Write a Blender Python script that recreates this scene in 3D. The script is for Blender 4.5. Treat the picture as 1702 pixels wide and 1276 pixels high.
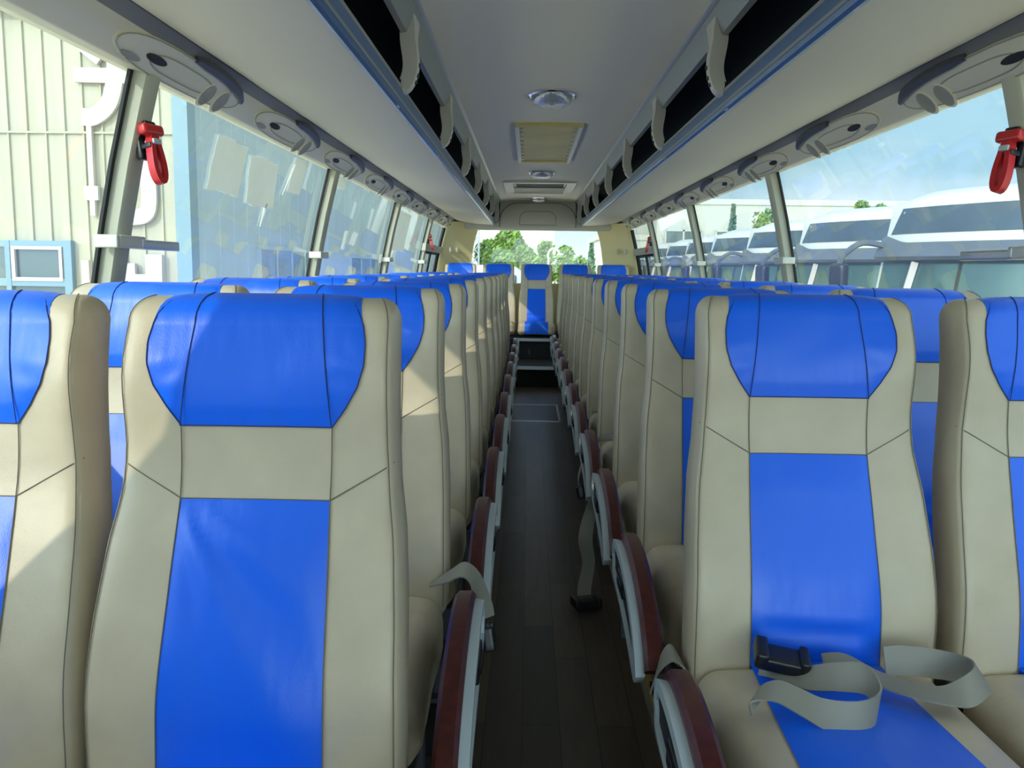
import bpy, math, random
from mathutils import Matrix, Vector
random.seed(7)
C = bpy.context.scene.collection
for o in list(bpy.data.objects): bpy.data.objects.remove(o)
PI = math.pi
# ------------------------------------------------------------------ camera
F, CZ = 1450.0, 1.15
d = Vector(((879-851)/F, (638-447)/F, -1.0)).normalized()
u = Vector((math.sin(.015), math.cos(.015), 0)); u = (u - d*u.dot(d)).normalized()
r = d.cross(u)
cam = bpy.data.cameras.new('camera'); co = bpy.data.objects.new('camera', cam); C.objects.link(co)
cam.sensor_fit = 'HORIZONTAL'; cam.sensor_width = 36.0; cam.lens = 36.0*F/1702.0; cam.clip_start = .02; cam.clip_end = 2000
m3 = Matrix((r, d, u))            # rows = images of the world axes in camera space, so this is camera -> world
co.matrix_world = Matrix.Translation((0, 0, CZ)) @ m3.to_4x4()
bpy.context.scene.camera = co
# ------------------------------------------------------------------ sky, sun, exposure
W = bpy.data.worlds.new('sky'); bpy.context.scene.world = W; W.use_nodes = True
nt = W.node_tree; nt.nodes.clear()
N = nt.nodes.new; L = nt.links.new
tc = N('ShaderNodeTexCoord'); sep = N('ShaderNodeSeparateXYZ'); L(tc.outputs['Generated'], sep.inputs[0])
ramp = N('ShaderNodeValToRGB'); L(sep.outputs['Z'], ramp.inputs[0])
e = ramp.color_ramp.elements
e[0].position = 0.0; e[0].color = (.50, .60, .63, 1)
e[1].position = .75; e[1].color = (.46, .56, .64, 1)
k = e.new(.10); k.color = (.27, .46, .57, 1)
k = e.new(.28); k.color = (.32, .52, .68, 1)
noi = N('ShaderNodeTexNoise'); noi.inputs['Scale'].default_value = 2.2; noi.inputs['Detail'].default_value = 6
mp = N('ShaderNodeMapping'); mp.inputs['Scale'].default_value = (1, 1, 3.5); L(tc.outputs['Generated'], mp.inputs[0]); L(mp.outputs[0], noi.inputs['Vector'])
cr = N('ShaderNodeValToRGB'); cr.color_ramp.elements[0].position = .50; cr.color_ramp.elements[1].position = .74; L(noi.outputs['Fac'], cr.inputs[0])
mx = N('ShaderNodeMixRGB'); mx.inputs['Color2'].default_value = (.86, .92, .96, 1); L(ramp.outputs[0], mx.inputs['Color1'])
cf = N('ShaderNodeMath'); cf.operation = 'MULTIPLY'; cf.inputs[1].default_value = .7; L(cr.outputs[0], cf.inputs[0]); L(cf.outputs[0], mx.inputs['Fac'])
SUN = Vector((1.0, 1.95, -.92)).normalized()       # direction the sunlight travels
dt = N('ShaderNodeVectorMath'); dt.operation = 'DOT_PRODUCT'; dt.inputs[1].default_value = tuple(-SUN); L(tc.outputs['Generated'], dt.inputs[0])
mxm = N('ShaderNodeMath'); mxm.operation = 'MAXIMUM'; mxm.inputs[1].default_value = 0; L(dt.outputs['Value'], mxm.inputs[0])
pw = N('ShaderNodeMath'); pw.operation = 'POWER'; pw.inputs[1].default_value = 2.0; L(mxm.outputs[0], pw.inputs[0])
ad = N('ShaderNodeMath'); ad.operation = 'MULTIPLY_ADD'; ad.inputs[1].default_value = 5.2; ad.inputs[2].default_value = 1.0; L(pw.outputs[0], ad.inputs[0])
bg = N('ShaderNodeBackground'); L(mx.outputs[0], bg.inputs[0]); L(ad.outputs[0], bg.inputs[1])
wo = N('ShaderNodeOutputWorld'); L(bg.outputs[0], wo.inputs[0])
sun = bpy.data.lights.new('sun', 'SUN'); sun.energy = 1.35; sun.angle = .009; sun.color = (1.0, .94, .80)
so = bpy.data.objects.new('sun', sun); C.objects.link(so); so.rotation_euler = SUN.to_track_quat('-Z', 'Y').to_euler(); so.location = (-20, -20, 30)
vs = bpy.context.scene.view_settings
vs.view_transform = 'Standard'; vs.look = 'None'; vs.gamma = 1.0; vs.use_curve_mapping = False; vs.exposure = 1.06
cy = bpy.context.scene.cycles
cy.max_bounces = 10; cy.diffuse_bounces = 6; cy.transparent_max_bounces = 16; cy.sample_clamp_indirect = 6.0; cy.use_denoising = True
# ------------------------------------------------------------------ materials
def srgb(r, g, b):
    f = lambda c: (c/255/12.92) if c/255 <= .04045 else ((c/255+.055)/1.055)**2.4
    return (f(r), f(g), f(b), 1)
def mat(name, col, rough=.5, metal=0.0, bump=None, var=0.0, vscale=6.0, spec=.5, coat=0.0, stretch=None, rnd=False):
    m = bpy.data.materials.new(name); m.use_nodes = True; t = m.node_tree
    p = t.nodes['Principled BSDF']
    p.inputs['Base Color'].default_value = col; p.inputs['Roughness'].default_value = rough; p.inputs['Metallic'].default_value = metal
    p.inputs['Specular IOR Level'].default_value = spec; p.inputs['Coat Weight'].default_value = coat
    c = t.nodes.new('ShaderNodeTexCoord')
    vec = c.outputs['Object']
    if rnd:
        oi = t.nodes.new('ShaderNodeObjectInfo'); va = t.nodes.new('ShaderNodeVectorMath'); va.operation = 'ADD'
        ms = t.nodes.new('ShaderNodeMath'); ms.operation = 'MULTIPLY'; ms.inputs[1].default_value = 37.0
        t.links.new(oi.outputs['Random'], ms.inputs[0]); t.links.new(c.outputs['Object'], va.inputs[0]); t.links.new(ms.outputs[0], va.inputs[1]); vec = va.outputs[0]
    if stretch:
        mpn = t.nodes.new('ShaderNodeMapping'); mpn.inputs['Rotation'].default_value = stretch[0]; mpn.inputs['Scale'].default_value = stretch[1]
        t.links.new(vec, mpn.inputs[0]); vec = mpn.outputs[0]
    if var:
        n = t.nodes.new('ShaderNodeTexNoise'); n.inputs['Scale'].default_value = vscale; n.inputs['Detail'].default_value = 5
        t.links.new(vec, n.inputs['Vector'])
        q = t.nodes.new('ShaderNodeValToRGB'); q.color_ramp.elements[0].position = .3; q.color_ramp.elements[1].position = .7
        q.color_ramp.elements[0].color = tuple(min(1, x*(1-var)) for x in col[:3])+(1,); q.color_ramp.elements[1].color = tuple(min(1, x*(1+var)) for x in col[:3])+(1,)
        t.links.new(n.outputs['Fac'], q.inputs[0]); t.links.new(q.outputs[0], p.inputs['Base Color'])
    if bump:
        prev = None
        for (sc, st, dist) in bump:
            n = t.nodes.new('ShaderNodeTexNoise'); n.inputs['Scale'].default_value = sc; n.inputs['Detail'].default_value = 3
            t.links.new(vec, n.inputs['Vector'])
            b = t.nodes.new('ShaderNodeBump'); b.inputs['Strength'].default_value = st; b.inputs['Distance'].default_value = dist
            t.links.new(n.outputs['Fac'], b.inputs['Height'])
            if prev: t.links.new(prev.outputs[0], b.inputs['Normal'])
            prev = b
        t.links.new(prev.outputs[0], p.inputs['Normal'])
    return m
M = {}
M['beige'] = mat('beige_leather', srgb(192, 176, 148), .42, bump=[(320, .12, .002), (9, .35, .012)], var=.06, vscale=14, rnd=True, spec=.45)
M['blue'] = mat('blue_leather', srgb(10, 98, 228), .36, bump=[(300, .10, .002), (4.0, .18, .03)], rnd=True, spec=.5, stretch=((0, .75, 0), (2.6, 1, .7)))
M['stitch'] = mat('seam_thread', srgb(112, 106, 90), .8)
M['navy'] = mat('navy_thread', srgb(24, 48, 110), .7)
M['belt'] = mat('grey_webbing', srgb(136, 131, 118), .55, bump=[(500, .3, .001)])
M['wood'] = mat('burl_wood', srgb(74, 27, 23), .28, var=.32, vscale=60, coat=.0, spec=.4)
M['armgrey'] = mat('light_grey_plastic', srgb(176, 184, 186), .35)
M['black'] = mat('black_plastic', srgb(22, 22, 24), .35)
M['steel'] = mat('dark_seat_steel', srgb(60, 62, 64), .5, .3)
M['chrome'] = mat('chrome', (.8, .8, .82, 1), .18, 1.0)
M['alu'] = mat('aluminium_trim', (.55, .56, .57, 1), .35, .9)
M['yellow'] = mat('yellow_paint', srgb(196, 160, 60), .5)
M['ceil'] = mat('ceiling_vinyl', srgb(246, 238, 212), .6, bump=[(60, .05, .002)])
M['rackpan'] = mat('rack_panel', srgb(204, 197, 174), .55, bump=[(50, .05, .002)])
M['duct'] = mat('duct_plastic', srgb(214, 208, 184), .5, spec=.6)
M['ductgrey'] = mat('duct_groove', srgb(128, 127, 120), .55)
M['ductline'] = mat('duct_line', srgb(150, 148, 134), .5)
M['bulk'] = mat('bulkhead_vinyl', srgb(196, 194, 184), .6)
M['slotgrey'] = mat('slot_grey', srgb(62, 66, 74), .5)
M['bluetrim'] = mat('blue_rack_trim', srgb(66, 98, 142), .3, spec=.6, coat=.2)
M['strip'] = mat('silver_blue_strip', srgb(150, 153, 152), .34, .3)
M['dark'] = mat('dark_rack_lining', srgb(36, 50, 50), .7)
M['bracket'] = mat('bracket_plastic', srgb(200, 198, 186), .35)
M['pillar'] = mat('pillar_vinyl', srgb(176, 175, 154), .5, bump=[(40, .08, .003)])
M['rubber'] = mat('black_rubber', srgb(26, 28, 30), .7)
M['wallp'] = mat('wall_panel', srgb(176, 174, 160), .6)
M['corner'] = mat('corner_panel', srgb(226, 212, 160), .55)
M['lampglass'] = mat('lamp_lens', srgb(205, 208, 210), .12, .55, bump=[(90, .6, .006)])
M['hatch'] = mat('hatch_panel', srgb(214, 198, 124), .5, var=.12, vscale=3)
M['red'] = mat('red_plastic', srgb(186, 36, 40), .3)
M['paper'] = mat('white_paper', srgb(232, 232, 222), .8, var=.05)
_t = M['paper'].node_tree; _tl = _t.nodes.new('ShaderNodeBsdfTranslucent'); _tl.inputs[0].default_value = (.85, .86, .80, 1); _mx = _t.nodes.new('ShaderNodeMixShader'); _mx.inputs[0].default_value = .4
_t.links.new(_t.nodes['Principled BSDF'].outputs[0], _mx.inputs[1]); _t.links.new(_tl.outputs[0], _mx.inputs[2]); _t.links.new(_mx.outputs[0], _t.nodes['Material Output'].inputs[0])
M['steprub'] = mat('step_rubber', srgb(22, 22, 22), .8)
M['hatchfl'] = mat('floor_hatch_metal', srgb(58, 62, 64), .4, .4)
M['concrete'] = mat('yard_concrete', srgb(226, 214, 186), .9, var=.12, vscale=.6)
M['cream'] = mat('cream_sheet_metal', srgb(160, 152, 127), .6, var=.07, vscale=1.4, stretch=((0, 0, 0), (6, 6, .35)))
M['bluegrey'] = mat('blue_grey_sheet_metal', srgb(154, 168, 170), .6, var=.03, vscale=.8)
M['skyblue'] = mat('light_blue_flashing', srgb(104, 130, 138), .5)
M['letter'] = mat('sign_letter', srgb(184, 174, 164), .6)
M['winglass'] = mat('dark_window_glass', srgb(70, 84, 80), .12)
M['bluewin'] = mat('blue_window_glass', srgb(60, 104, 150), .12, var=.5, vscale=1.3)
M['coach'] = mat('coach_white', srgb(190, 190, 182), .3, coat=.3)
M['coachglass'] = mat('coach_glass', srgb(46, 60, 70), .06, var=.35, vscale=.9, spec=.8)
M['coachwind'] = mat('coach_windscreen', srgb(64, 92, 84), .08, var=.45, vscale=.7, spec=.8)
M['visor'] = mat('visor_grey', srgb(74, 82, 90), .5, var=.15, vscale=3)
M['sticker'] = mat('blue_sticker', srgb(120, 170, 220), .5)
M['bldg'] = mat('white_render', srgb(176, 174, 160), .7, var=.03, vscale=.4)
M['leaf'] = mat('leaf_green', srgb(98, 130, 40), .6, var=.4, vscale=2.0)
M['leafdark'] = mat('conifer_green', srgb(72, 108, 66), .6, var=.4, vscale=2.0)
M['bark'] = mat('bark', srgb(96, 84, 66), .9)
M['lattice'] = mat('grey_lattice', srgb(176, 178, 176), .5)

def glass(name, tint, haze, hazecol):
    m = bpy.data.materials.new(name); m.use_nodes = True; t = m.node_tree; t.nodes.clear()
    tr = t.nodes.new('ShaderNodeBsdfTransparent'); tr.inputs[0].default_value = tint+(1,)
    gl = t.nodes.new('ShaderNodeBsdfGlossy'); gl.inputs['Roughness'].default_value = .02
    lw = t.nodes.new('ShaderNodeLayerWeight'); lw.inputs[0].default_value = .5
    fp = t.nodes.new('ShaderNodeMath'); fp.operation = 'POWER'; fp.inputs[1].default_value = 4.0; t.links.new(lw.outputs['Facing'], fp.inputs[0])
    fr = t.nodes.new('ShaderNodeMath'); fr.operation = 'MULTIPLY_ADD'; fr.inputs[1].default_value = .6; fr.inputs[2].default_value = .05; t.links.new(fp.outputs[0], fr.inputs[0])
    mx1 = t.nodes.new('ShaderNodeMixShader'); t.links.new(fr.outputs[0], mx1.inputs[0]); t.links.new(tr.outputs[0], mx1.inputs[1]); t.links.new(gl.outputs[0], mx1.inputs[2])
    df = t.nodes.new('ShaderNodeBsdfDiffuse'); df.inputs[0].default_value = hazecol+(1,)
    tl = t.nodes.new('ShaderNodeBsdfTranslucent'); tl.inputs[0].default_value = hazecol+(1,)
    mxd = t.nodes.new('ShaderNodeMixShader'); mxd.inputs[0].default_value = .6; t.links.new(df.outputs[0], mxd.inputs[1]); t.links.new(tl.outputs[0], mxd.inputs[2])
    c = t.nodes.new('ShaderNodeTexCoord'); n = t.nodes.new('ShaderNodeTexNoise'); n.inputs['Scale'].default_value = 2.0; n.inputs['Detail'].default_value = 6
    mpn = t.nodes.new('ShaderNodeMapping'); mpn.inputs['Scale'].default_value = (1, 1.6, .5); t.links.new(c.outputs['Object'], mpn.inputs[0]); t.links.new(mpn.outputs[0], n.inputs['Vector'])
    rr = t.nodes.new('ShaderNodeMapRange'); rr.inputs['From Min'].default_value = .3; rr.inputs['From Max'].default_value = .75
    rr.inputs['To Min'].default_value = haze*.6; rr.inputs['To Max'].default_value = haze*1.6; t.links.new(n.outputs['Fac'], rr.inputs['Value'])
    mx2 = t.nodes.new('ShaderNodeMixShader'); t.links.new(rr.outputs[0], mx2.inputs[0]); t.links.new(mx1.outputs[0], mx2.inputs[1]); t.links.new(mxd.outputs[0], mx2.inputs[2])
    o = t.nodes.new('ShaderNodeOutputMaterial'); t.links.new(mx2.outputs[0], o.inputs[0])
    return m
M['pane'] = glass('dusty_tinted_glass', (.75, .775, .755), .055, (.80, .88, .85))
M['panerear'] = glass('rear_glass', (.95, .96, .96), .014, (.85, .88, .86))

def floor_mat():
    m = bpy.data.materials.new('dark_plank_vinyl'); m.use_nodes = True; t = m.node_tree; p = t.nodes['Principled BSDF']
    c = t.nodes.new('ShaderNodeTexCoord'); mpn = t.nodes.new('ShaderNodeMapping'); mpn.inputs['Rotation'].default_value = (0, 0, PI/2); t.links.new(c.outputs['Object'], mpn.inputs[0])
    b = t.nodes.new('ShaderNodeTexBrick'); b.inputs['Scale'].default_value = 1.0; b.inputs['Brick Width'].default_value = .62; b.inputs['Row Height'].default_value = .095
    b.inputs['Mortar Size'].default_value = .0012; b.inputs['Color1'].default_value = srgb(104, 88, 72); b.inputs['Color2'].default_value = srgb(66, 58, 50); b.inputs['Mortar'].default_value = srgb(22, 20, 18)
    b.offset = .37; b.offset_frequency = 2; t.links.new(mpn.outputs[0], b.inputs['Vector'])
    n = t.nodes.new('ShaderNodeTexNoise'); n.inputs['Scale'].default_value = 6; n.inputs['Detail'].default_value = 8
    m2 = t.nodes.new('ShaderNodeMapping'); m2.inputs['Scale'].default_value = (9, .7, 1); t.links.new(c.outputs['Object'], m2.inputs[0]); t.links.new(m2.outputs[0], n.inputs['Vector'])
    x = t.nodes.new('ShaderNodeMixRGB'); x.blend_type = 'MULTIPLY'; x.inputs[0].default_value = .6; t.links.new(b.outputs['Color'], x.inputs[1]); t.links.new(n.outputs['Fac'], x.inputs[2])
    t.links.new(x.outputs[0], p.inputs['Base Color']); p.inputs['Roughness'].default_value = .38
    return m
M['floor'] = floor_mat()
# ------------------------------------------------------------------ mesh builder
class MB:
    def __init__(s): s.v = []; s.f = []
    def add(s, vs, fs):
        o = len(s.v); s.v += [tuple(x) for x in vs]; s.f += [tuple(i+o for i in f) for f in fs]; return s
    def box(s, x0, x1, y0, y1, z0, z1):
        return s.add([(x0,y0,z0),(x1,y0,z0),(x1,y1,z0),(x0,y1,z0),(x0,y0,z1),(x1,y0,z1),(x1,y1,z1),(x0,y1,z1)],
                     [(0,3,2,1),(4,5,6,7),(0,1,5,4),(1,2,6,5),(2,3,7,6),(3,0,4,7)])
    def grid(s, pts, closed=False):      # pts: list of rows of points
        n, m = len(pts), len(pts[0]); o = len(s.v)
        for row in pts: s.v += [tuple(p) for p in row]
        for i in range(n-1):
            for j in range(m if closed else m-1):
                j2 = (j+1) % m
                s.f.append((o+i*m+j, o+i*m+j2, o+(i+1)*m+j2, o+(i+1)*m+j))
        return s
    def loft(s, rings, cap0=True, cap1=True):
        o = len(s.v); m = len(rings[0]); s.grid(rings, True)
        if cap0: s.f.append(tuple(o+j for j in range(m))[::-1])
        if cap1: s.f.append(tuple(o+(len(rings)-1)*m+j for j in range(m)))
        return s
    def tube(s, pts, rad, n=6, closed=False):
        pts = [Vector(p) for p in pts]; rings = []; K = len(pts); up = None
        for i, p in enumerate(pts):
            a = pts[(i-1) % K] if (i > 0 or closed) else p; b = pts[(i+1) % K] if (i < K-1 or closed) else p
            t = (b-a).normalized()
            if up is None:
                up = Vector((0, 0, 1)) if abs(t.z) < .9 else Vector((1, 0, 0))
            up = (up - t*up.dot(t)).normalized(); sd = t.cross(up)
            rr = rad[i] if isinstance(rad, (list, tuple)) else rad
            rings.append([p + (up*math.cos(2*PI*q/n) + sd*math.sin(2*PI*q/n))*rr for q in range(n)])
        if closed: rings.append(rings[0]); return s.loft(rings, False, False)
        return s.loft(rings)
    def prism(s, poly, axis, a0, a1):    # poly of 2D points extruded along an axis
        def P(p, a):
            return (a, p[0], p[1]) if axis == 'x' else (p[0], a, p[1]) if axis == 'y' else (p[0], p[1], a)
        return s.loft([[P(p, a0) for p in poly], [P(p, a1) for p in poly]])
    def rbox(s, c, h, rad, n=4, fn=None):   # rounded box
        rad = min(rad, min(h)*.999)
        def samples(hh):
            a = [-hh + rad*(1-math.cos(PI/2*i/n))*1.0 for i in range(n)]
            mid = [(-hh+rad) + (2*hh-2*rad)*i/4 for i in range(5)]
            return a + mid + [-x for x in a[::-1]]
        ax = [samples(h[i]) for i in range(3)]
        def proj(p):
            q = Vector([max(-h[i]+rad, min(h[i]-rad, p[i])) for i in range(3)])
            dd = Vector(p)-q
            if dd.length < 1e-9: return q
            return q + dd.normalized()*rad
        for (i, j, k) in ((0,1,2),(1,2,0),(2,0,1)):
            for sg in (-1, 1):
                rows = []
                for a in ax[i]:
                    row = []
                    for b in ax[j]:
                        p = [0,0,0]; p[i] = a; p[j] = b; p[k] = sg*h[k]
                        q = proj(p); q = Vector(c)+q
                        row.append(fn(q) if fn else q)
                    rows.append(row)
                if sg > 0: self_rows = rows
                else: self_rows = rows[::-1]
                s.grid(self_rows)
        return s
    def lathe(s, prof, c, n=24, axis='z', sx=1, sy=1):
        rings = []
        for (rr, z) in prof:
            rings.append([(c[0]+rr*sx*math.cos(2*PI*q/n), c[1]+rr*sy*math.sin(2*PI*q/n), c[2]+z) for q in range(n)])
        return s.loft(rings)
    def ribbon(s, pts, sides, th=.0015):   # strap: centre points and half-width vectors
        rings = []
        K = len(pts)
        for i in range(K):
            p = Vector(pts[i]); t = (Vector(pts[min(i+1, K-1)])-Vector(pts[max(i-1, 0)])).normalized(); w = Vector(sides[i]); nn = t.cross(w).normalized()*th
            rings.append([p-w-nn, p+w-nn, p+w+nn, p-w+nn])
        return s.loft(rings)
    def build(s, name, m, parent=None, smooth=True, angle=40):
        me = bpy.data.meshes.new(name); me.from_pydata(s.v, [], s.f); me.update()
        import bmesh
        bm = bmesh.new(); bm.from_mesh(me); bmesh.ops.remove_doubles(bm, verts=bm.verts, dist=1e-5); bmesh.ops.recalc_face_normals(bm, faces=bm.faces); bm.to_mesh(me); bm.free()
        me.materials.append(M[m] if isinstance(m, str) else m)
        o = bpy.data.objects.new(name, me); C.objects.link(o)
        if parent: o.parent = parent
        if smooth:
            me.polygons.foreach_set('use_smooth', [True]*len(me.polygons))
            try: me.set_sharp_from_angle(angle=math.radians(angle))
            except Exception: pass
        return o
def cat_rom(pts, n=6):
    P = [Vector(p) for p in pts]; out = []
    for i in range(len(P)-1):
        a, b, c_, d_ = P[max(i-1,0)], P[i], P[i+1], P[min(i+2,len(P)-1)]
        for k in range(n):
            t = k/n
            out.append(.5*((2*b)+(-a+c_)*t+(2*a-5*b+4*c_-d_)*t*t+(-a+3*b-3*c_+d_)*t**3))
    out.append(P[-1]); return out
def lerp_tab(tab, x):
    if x <= tab[0][0]: return tab[0][1]
    for (a, va), (b, vb) in zip(tab, tab[1:]):
        if x <= b:
            t = (x-a)/(b-a); return va+(vb-va)*t
    return tab[-1][1]
def tag(o, label=None, cat=None, group=None, kind=None):
    if label: o['label'] = label
    if cat: o['category'] = cat
    if group: o['group'] = group
    if kind: o['kind'] = kind
    return o
def thing(name, label, cat, loc=(0,0,0), group=None):
    o = bpy.data.objects.new(name, None); C.objects.link(o); o.location = loc; o.empty_display_size = .1
    return tag(o, label, cat, group)
def struct(mb, name, m, **k): return tag(mb.build(name, m, **k), kind='structure')
def dup(o, parent=None):
    c = o.copy(); C.objects.link(c)
    if parent is not None: c.parent = parent
    for ch in list(o.children): dup(ch, c)
    return c
XC = .095                                   # centre line of the bus
Y0, Y1 = -2.2, 10.45                        # front opening and rear wall
# ------------------------------------------------------------------ bus shell
def gb(z): return lerp_tab([(.0,1.26),(.88,1.235),(1.1,1.19),(1.25,1.162),(1.4,1.13),(1.55,1.092),(1.67,1.06)], z)
ZS = [.88,.95,1.02,1.1,1.18,1.25,1.33,1.4,1.48,1.55,1.61,1.67]
b = MB(); b.box(-.165, .345, Y0, 8.5, -.08, 0); struct(b, 'floor', 'floor')
for sg, nm in ((-1, 'left'), (1, 'right')):
    xe = -.165 if sg < 0 else .345; xw = XC+sg*1.26
    b = MB(); b.box(min(xe+sg*.004, xw), max(xe+sg*.004, xw), Y0, Y1, -.08, .09); struct(b, 'floor_'+nm, 'steprub')
    b = MB(); b.box(min(xe, xe+sg*.004), max(xe, xe+sg*.004), Y0, 8.5, .012, .088); struct(b, 'baseboard_'+nm, 'yellow')
    b = MB(); b.box(min(xe, xe-sg*.014), max(xe, xe-sg*.014), Y0, 8.5, .0, .012); b.box(min(xe+sg*.02, xe-sg*.005), max(xe+sg*.02, xe-sg*.005), Y0, 8.5, .088, .096); struct(b, 'trim_1' if sg < 0 else 'trim_2', 'alu')
    # lower wall with sill
    poly = [(XC+sg*1.225, .09), (XC+sg*1.20, .84), (XC+sg*1.17, .875), (XC+sg*1.17, .895), (XC+sg*1.29, .895), (XC+sg*1.31, -.9), (XC+sg*1.27, -.9)]
    b = MB(); b.prism(poly, 'y', Y0, Y1+.06); struct(b, 'wall_'+nm, 'wallp', angle=30)
    # window panes between pillars
    py = [(.075 if sg < 0 else .005)+2.11*k for k in range(0, 5)]
    ys = [Y0 if sg > 0 else -.6]+py+[10.07]
    if sg < 0:      # unseen wall added as sun block; slanted edge cuts sun, rest dims left seats
        b = MB(); b.loft([[(XC-gb(z)+.03, Y0, z), (XC-gb(z)+.03, .485-(z-.88)*.63, z), (XC-gb(z)-.005, .485-(z-.88)*.63, z), (XC-gb(z)-.005, Y0, z)] for z in ZS]); struct(b, 'wall_front_left', 'pillar')
    for i in range(len(ys)-1):
        b = MB(); b.grid([[(XC+sg*gb(z), y, z) for z in ZS] for y in (ys[i], ys[i+1])])
        struct(b, 'window_%d' % (i+1+(0 if sg < 0 else 6)), 'pane')
    # pillars, one mesh each
    for i in range(5):
        y = py[i]
        b = MB()
        for (a0, a1, dd, e_) in ((y, y+.078, .050, .004),):
            rows = []
            for z in [.88]+ZS[1:]:
                g = gb(z)
                rows.append([(XC+sg*(g-e_), a0, z), (XC+sg*(g-dd+.008), a0+.004, z), (XC+sg*(g-dd), a0+.014, z), (XC+sg*(g-dd), a1-.010, z), (XC+sg*(g-dd+.012), a1-.004, z), (XC+sg*(g-e_), a1, z)])
            b.loft(rows)
        pl = struct(b, 'trim_%d' % (10+i+(0 if sg < 0 else 10)), 'pillar')
        b = MB(); rows = []
        for z in [.88]+ZS[1:]:
            g = gb(z)-.003
            rows.append([(XC+sg*g, y-.016, z), (XC+sg*(g-.008), y-.016, z), (XC+sg*(g-.008), y, z), (XC+sg*g, y, z)])
        b.loft(rows); b2 = []
        rows = [[(p[0], p[1]+.094, p[2]) for p in rw] for rw in rows]; b.loft(rows)
        rb = b.build('rubber_seal', 'rubber', pl)
    # duct panel above the windows, rack underside groove, roof
    poly = [(1.10,1.622),(1.04,1.613),(1.033,1.615),(1.0,1.647),(.974,1.675),(.98,1.74),(1.05,1.70)]
    pg = [(.976,1.673),(.962,1.690),(.948,1.702),(.95,1.72),(.985,1.74),(.985,1.68)]
    b = MB(); b.prism([(XC+sg*p[0], p[1]) for p in pg], 'y', Y0, Y1); struct(b, 'trim_%d' % (40 if sg < 0 else 41), 'ductgrey', angle=50)
    b = MB(); b.prism([(XC+sg*p[0], p[1]) for p in poly], 'y', Y0, Y1); struct(b, 'trim_%d' % (3 if sg < 0 else 4), 'duct', angle=50)
    poly = [(1.07,1.655),(1.08,1.70),(1.05,1.80),(.92,1.97),(.6,2.07),(-.01,2.10),(-.01,2.13),(.62,2.10),(.95,2.0),(1.10,1.82),(1.13,1.655)]
    b = MB(); b.prism([(XC+sg*p[0], p[1]) for p in poly], 'y', Y0, Y1+.1); struct(b, 'ceiling_outer_'+nm, 'bldg')
    # strip between ceiling and rack opening
    poly = [(.425,1.934),(.432,1.926),(.442,1.921),(.478,1.862),(.495,1.858),(.50,1.875),(.46,1.95)]
    b = MB(); b.prism([(XC+sg*p[0], p[1]) for p in poly], 'y', Y0, Y1); struct(b, 'trim_%d' % (5 if sg < 0 else 6), 'strip', angle=25)
# ceiling
b = MB(); rows = []
for y in (Y0, Y1):
    rows.append([(XC+x, y, 1.93+.018*(1-(x/.43)**2)) for x in [-.43+.86*i/16 for i in range(17)]])
rows2 = [[(p[0], p[1], p[2]+.03) for p in rw] for rw in rows]
b.loft([rows[0]+rows2[0][::-1], rows[1]+rows2[1][::-1]]); struct(b, 'ceiling', 'ceil')
# rear wall: lower part, corner panels, dome bulkhead
b = MB(); b.box(XC-1.25, XC+1.25, Y1, Y1+.06, -.9, .98); struct(b, 'wall_rear', 'corner')
for sg, nm in ((-1, 'left'), (1, 'right')):
    b = MB(); rows = []
    for z in (.9, 1.0, 1.1, 1.2, 1.3, 1.4, 1.5, 1.6, 1.68):
        wi = lerp_tab([(.9, .80), (1.2, .785), (1.45, .75), (1.62, .70)], z); wo_ = gb(z)-.01
        rows.append([(XC+sg*wo_, 10.05, z), (XC+sg*(wo_-.05), 10.05, z), (XC+sg*(wo_-.065), 10.07, z), (XC+sg*(wi+.04), 10.41, z), (XC+sg*wi, 10.43, z), (XC+sg*wi, 10.5, z), (XC+sg*wo_, 10.5, z)])
    b.loft(rows); struct(b, 'wall_rear_'+nm, 'corner', angle=60)
b = MB(); b.grid([[(XC-.82, 10.46, z), (XC+.82, 10.46, z)] for z in (.96, 1.64)]); struct(b, 'window_rear', 'panerear')
# dome bulkhead: sloped face with an arched inset
b = MB(); b.prism([(10.40, 1.94), (10.33, 1.84), (10.27, 1.70), (10.26, 1.625), (10.29, 1.598), (10.45, 1.598), (10.5, 1.96)], 'x', XC-1.06, XC+1.06); bk = struct(b, 'wall_bulkhead', 'bulk')
def arch(w, h, n=10, r=.12):
    pts = [(-w, 0)]
    pts += [(-w+r-r*math.cos(PI/2*i/n), h-r+r*math.sin(PI/2*i/n)) for i in range(n+1)]
    pts += [(w-r+r*math.sin(PI/2*i/n), h-r+r*math.cos(PI/2*i/n)) for i in range(n+1)]
    pts += [(w, 0)]; return pts
def bulk_y(z): return lerp_tab([(1.60,10.27),(1.625,10.26),(1.70,10.27),(1.84,10.33),(1.94,10.40)], z)
b = MB(); P_ = [(XC+x, bulk_y(1.655+z)-.004, 1.655+z) for x, z in arch(.21, .16, r=.09)]; b.tube(P_+[P_[0]], .0035, 5)
P_ = [(XC+x, bulk_y(1.63+z)-.003, 1.63+z) for x, z in arch(.44, .285, r=.21)]; b.tube(P_, .006, 6)
b.build('inset_panel', 'ductgrey', bk)
for sg, nm in ((-1, 'left'), (1, 'right')):
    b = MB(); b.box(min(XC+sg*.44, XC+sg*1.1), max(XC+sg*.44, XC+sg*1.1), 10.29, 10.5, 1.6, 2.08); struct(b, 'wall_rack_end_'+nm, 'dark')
b = MB(); b.box(XC-.6, XC+.6, 10.46, 10.52, 1.62, 2.09); struct(b, 'wall_rear_top', 'rackpan')
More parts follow.
